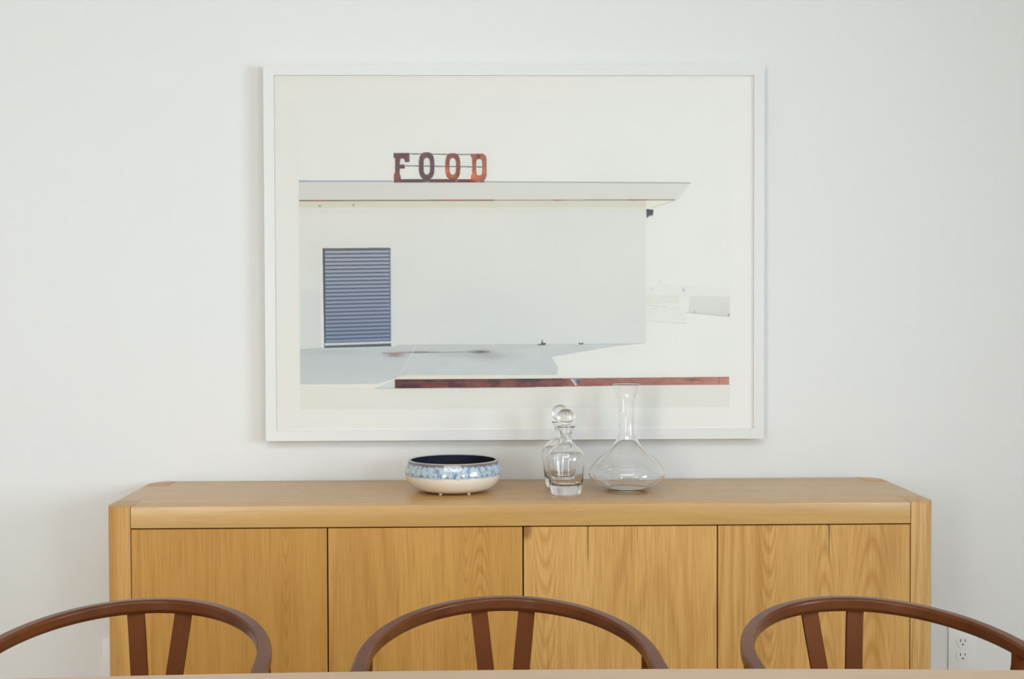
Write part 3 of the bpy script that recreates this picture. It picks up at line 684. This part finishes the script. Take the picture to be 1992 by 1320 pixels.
def make_chair():
    root = empty('dining_chair', (0, 0, 0))
    ts = np.radians(np.linspace(-125, 125, 91))
    rl = sweep('back_rail', [rail_pt(t) for t in ts], rail_section, M['walnut_x'], root)
    wnm = rl.modifiers.new('weighted_normals', 'WEIGHTED_NORMAL'); wnm.weight = 100; wnm.keep_sharp = False
    # Y splat: bent board, front outline in (x, z), y follows z
    def by_(z): return 0.118+0.082*min(max((z-0.42)/0.31, 0), 1)**0.8
    zs = [0.425, 0.45, 0.47, 0.485, 0.50, 0.53, 0.56, 0.60, 0.64, 0.68, 0.71, 0.738]
    bm = bmesh.new(); th = 0.0042
    def cen(z): return 0.0145+(z-0.485)*0.110 if z > 0.485 else 0
    def quadstrip(prof):                # prof: list of (xl, xr, z)
        rows = []
        for xl, xr, z in prof:
            y = by_(z); rows.append([bm.verts.new(p) for p in ((xl, y-th, z), (xr, y-th, z), (xr, y+th, z), (xl, y+th, z))])
        for a, b in zip(rows[:-1], rows[1:]):
            for i in range(4): bm.faces.new((a[i], a[(i+1) % 4], b[(i+1) % 4], b[i]))
        bm.faces.new(rows[0][::-1]); bm.faces.new(rows[-1])
    quadstrip([(-0.027, 0.027, z) for z in zs if z <= 0.47] + [(-0.0285, 0.0285, 0.485), (-0.030, 0.030, 0.494)])
    for s in (-1, 1):
        quadstrip([tuple(sorted((s*(cen(z)-0.0145), s*(cen(z)+0.0145))))+(z,) for z in [0.4855, 0.50, 0.53, 0.56, 0.60, 0.64, 0.68, 0.71, 0.738]])
    bm_obj('splat', bm, M['walnut'], root)
    for s in (-1, 1):
        rp = rail_pt(s*math.radians(80))
        path = curve3([(s*0.205, 0.235, 0.0), (s*0.198, 0.190, 0.20), (s*0.190, 0.155, 0.40), (s*0.201, 0.096, 0.51), (s*0.217, 0.024, 0.595), (s*0.2235, -0.014, 0.660), (rp.x-s*0.0015, rp.y+0.004, rp.z-0.004)])
        sweep('leg', path, lambda t: superell(0.021+0.014*math.sin(PI*min(t*1.1, 1)), 0.021+0.014*math.sin(PI*min(t*1.1, 1)), 2.3), M['walnut'], root, Vector((1, 0, 0)))
        path = curve3([(s*0.245, -0.245, 0.0), (s*0.248, -0.250, 0.22), (s*0.248, -0.250, 0.44)], 6)
        sweep('leg', path, lambda t: superell(0.022+0.014*t, 0.022+0.014*t, 2.2), M['walnut'], root, Vector((1, 0, 0)))
        sweep('stretcher', [(s*0.242, -0.236, 0.27), (s*0.196, 0.168, 0.27)], lambda t: superell(0.018, 0.018, 2), M['walnut'], root)
    sweep('stretcher', [(-0.236, -0.250, 0.31), (0.236, -0.250, 0.31)], lambda t: superell(0.018, 0.022, 2), M['walnut'], root)
    sweep('stretcher', [(-0.186, 0.168, 0.31), (0.186, 0.168, 0.31)], lambda t: superell(0.018, 0.022, 2), M['walnut'], root)
    bm = bmesh.new(); prism(bm, [(-0.236, -0.262), (0.236, -0.262), (0.182, 0.132), (-0.182, 0.132)], 0.404, 0.432, 0.010)
    bm_obj('seat', bm, M['cord'], root, True)
    sweep('seat_rail', [(-0.180, 0.140, 0.418), (0.180, 0.140, 0.418)], lambda t: superell(0.020, 0.034, 2.6), M['walnut'], root)
    return root
ch = make_chair()
chairs = [(-0.0552, 0.0, 0.0193, 'brown wishbone dining chair in the middle of the three, tucked under the table'),
          (-0.6641, 0.0049, -0.0253, 'brown wishbone dining chair on the left, its rail overlapping the left end of the sideboard'),
          (0.5420, -0.0214, 0.1327, 'brown wishbone dining chair turned slightly, on the right in front of the wall outlet')]
for i, (x, dy, rz, lab) in enumerate(chairs):
    c_ = ch if i == 0 else copy_tree(ch)
    c_.location = (x, -1.2649-0.2+dy, 0); c_.rotation_euler = (0, 0, rz)
    tag(c_, lab, 'chair', 'wishbone chairs along the far side of the table')

# ------------------------------------------------------------------ wall outlets
def outlet(loc, label, w=0.078, h=0.124):
    root = tag(empty('wall_outlet', loc), label, 'outlet', 'outlets low on the wall')
    box('cover_plate', -w/2, w/2, -0.0065, 0, -h/2, h/2, M['plastic'], root, 0.0022)
    for sz in (1, -1):
        z = sz*0.0193; bm = bmesh.new(); pts = []
        for i in range(40):
            a = 2*PI*i/40; x = 0.0172*math.cos(a); zz = 0.0172*math.sin(a)
            pts.append((x, max(min(zz, 0.0142), -0.0142)))
        f = [bm.verts.new((x, -0.0085, z+q)) for x, q in pts]; b = [bm.verts.new((x, -0.006, z+q)) for x, q in pts]
        bm.faces.new(f)
        for i in range(40): bm.faces.new((f[i], b[i], b[(i+1) % 40], f[(i+1) % 40]))
        r = bm_obj('receptacle', bm, M['plastic'], root)
        bm = bmesh.new()
        for sx, hh in ((-1, 0.0078), (1, 0.0066)): add_box(bm, sx*0.0064-0.0011, sx*0.0064+0.0011, -0.0089, -0.0084, z+0.0035-hh/2, z+0.0035+hh/2)
        bmesh.ops.create_cone(bm, cap_ends=True, segments=16, radius1=0.0024, radius2=0.0024, depth=0.0006, matrix=Matrix.Translation((0, -0.0087, z-0.0072)) @ Matrix.Rotation(PI/2, 4, 'X'))
        bm_obj('slots', bm, M['slot'], r)
    bm = bmesh.new(); bmesh.ops.create_cone(bm, cap_ends=True, segments=16, radius1=0.003, radius2=0.003, depth=0.001, matrix=Matrix.Translation((0, -0.0068, 0)) @ Matrix.Rotation(PI/2, 4, 'X'))
    bm_obj('screw', bm, M['plastic'], root)
OUT_R, OUT_L = (1.2165, 0, 0.3265), (-1.0845, 0, 0.3135)
outlet(OUT_R, 'white duplex wall outlet on the wall to the right of the sideboard')
outlet(OUT_L, 'white wall plate mostly hidden behind the left end of the sideboard')
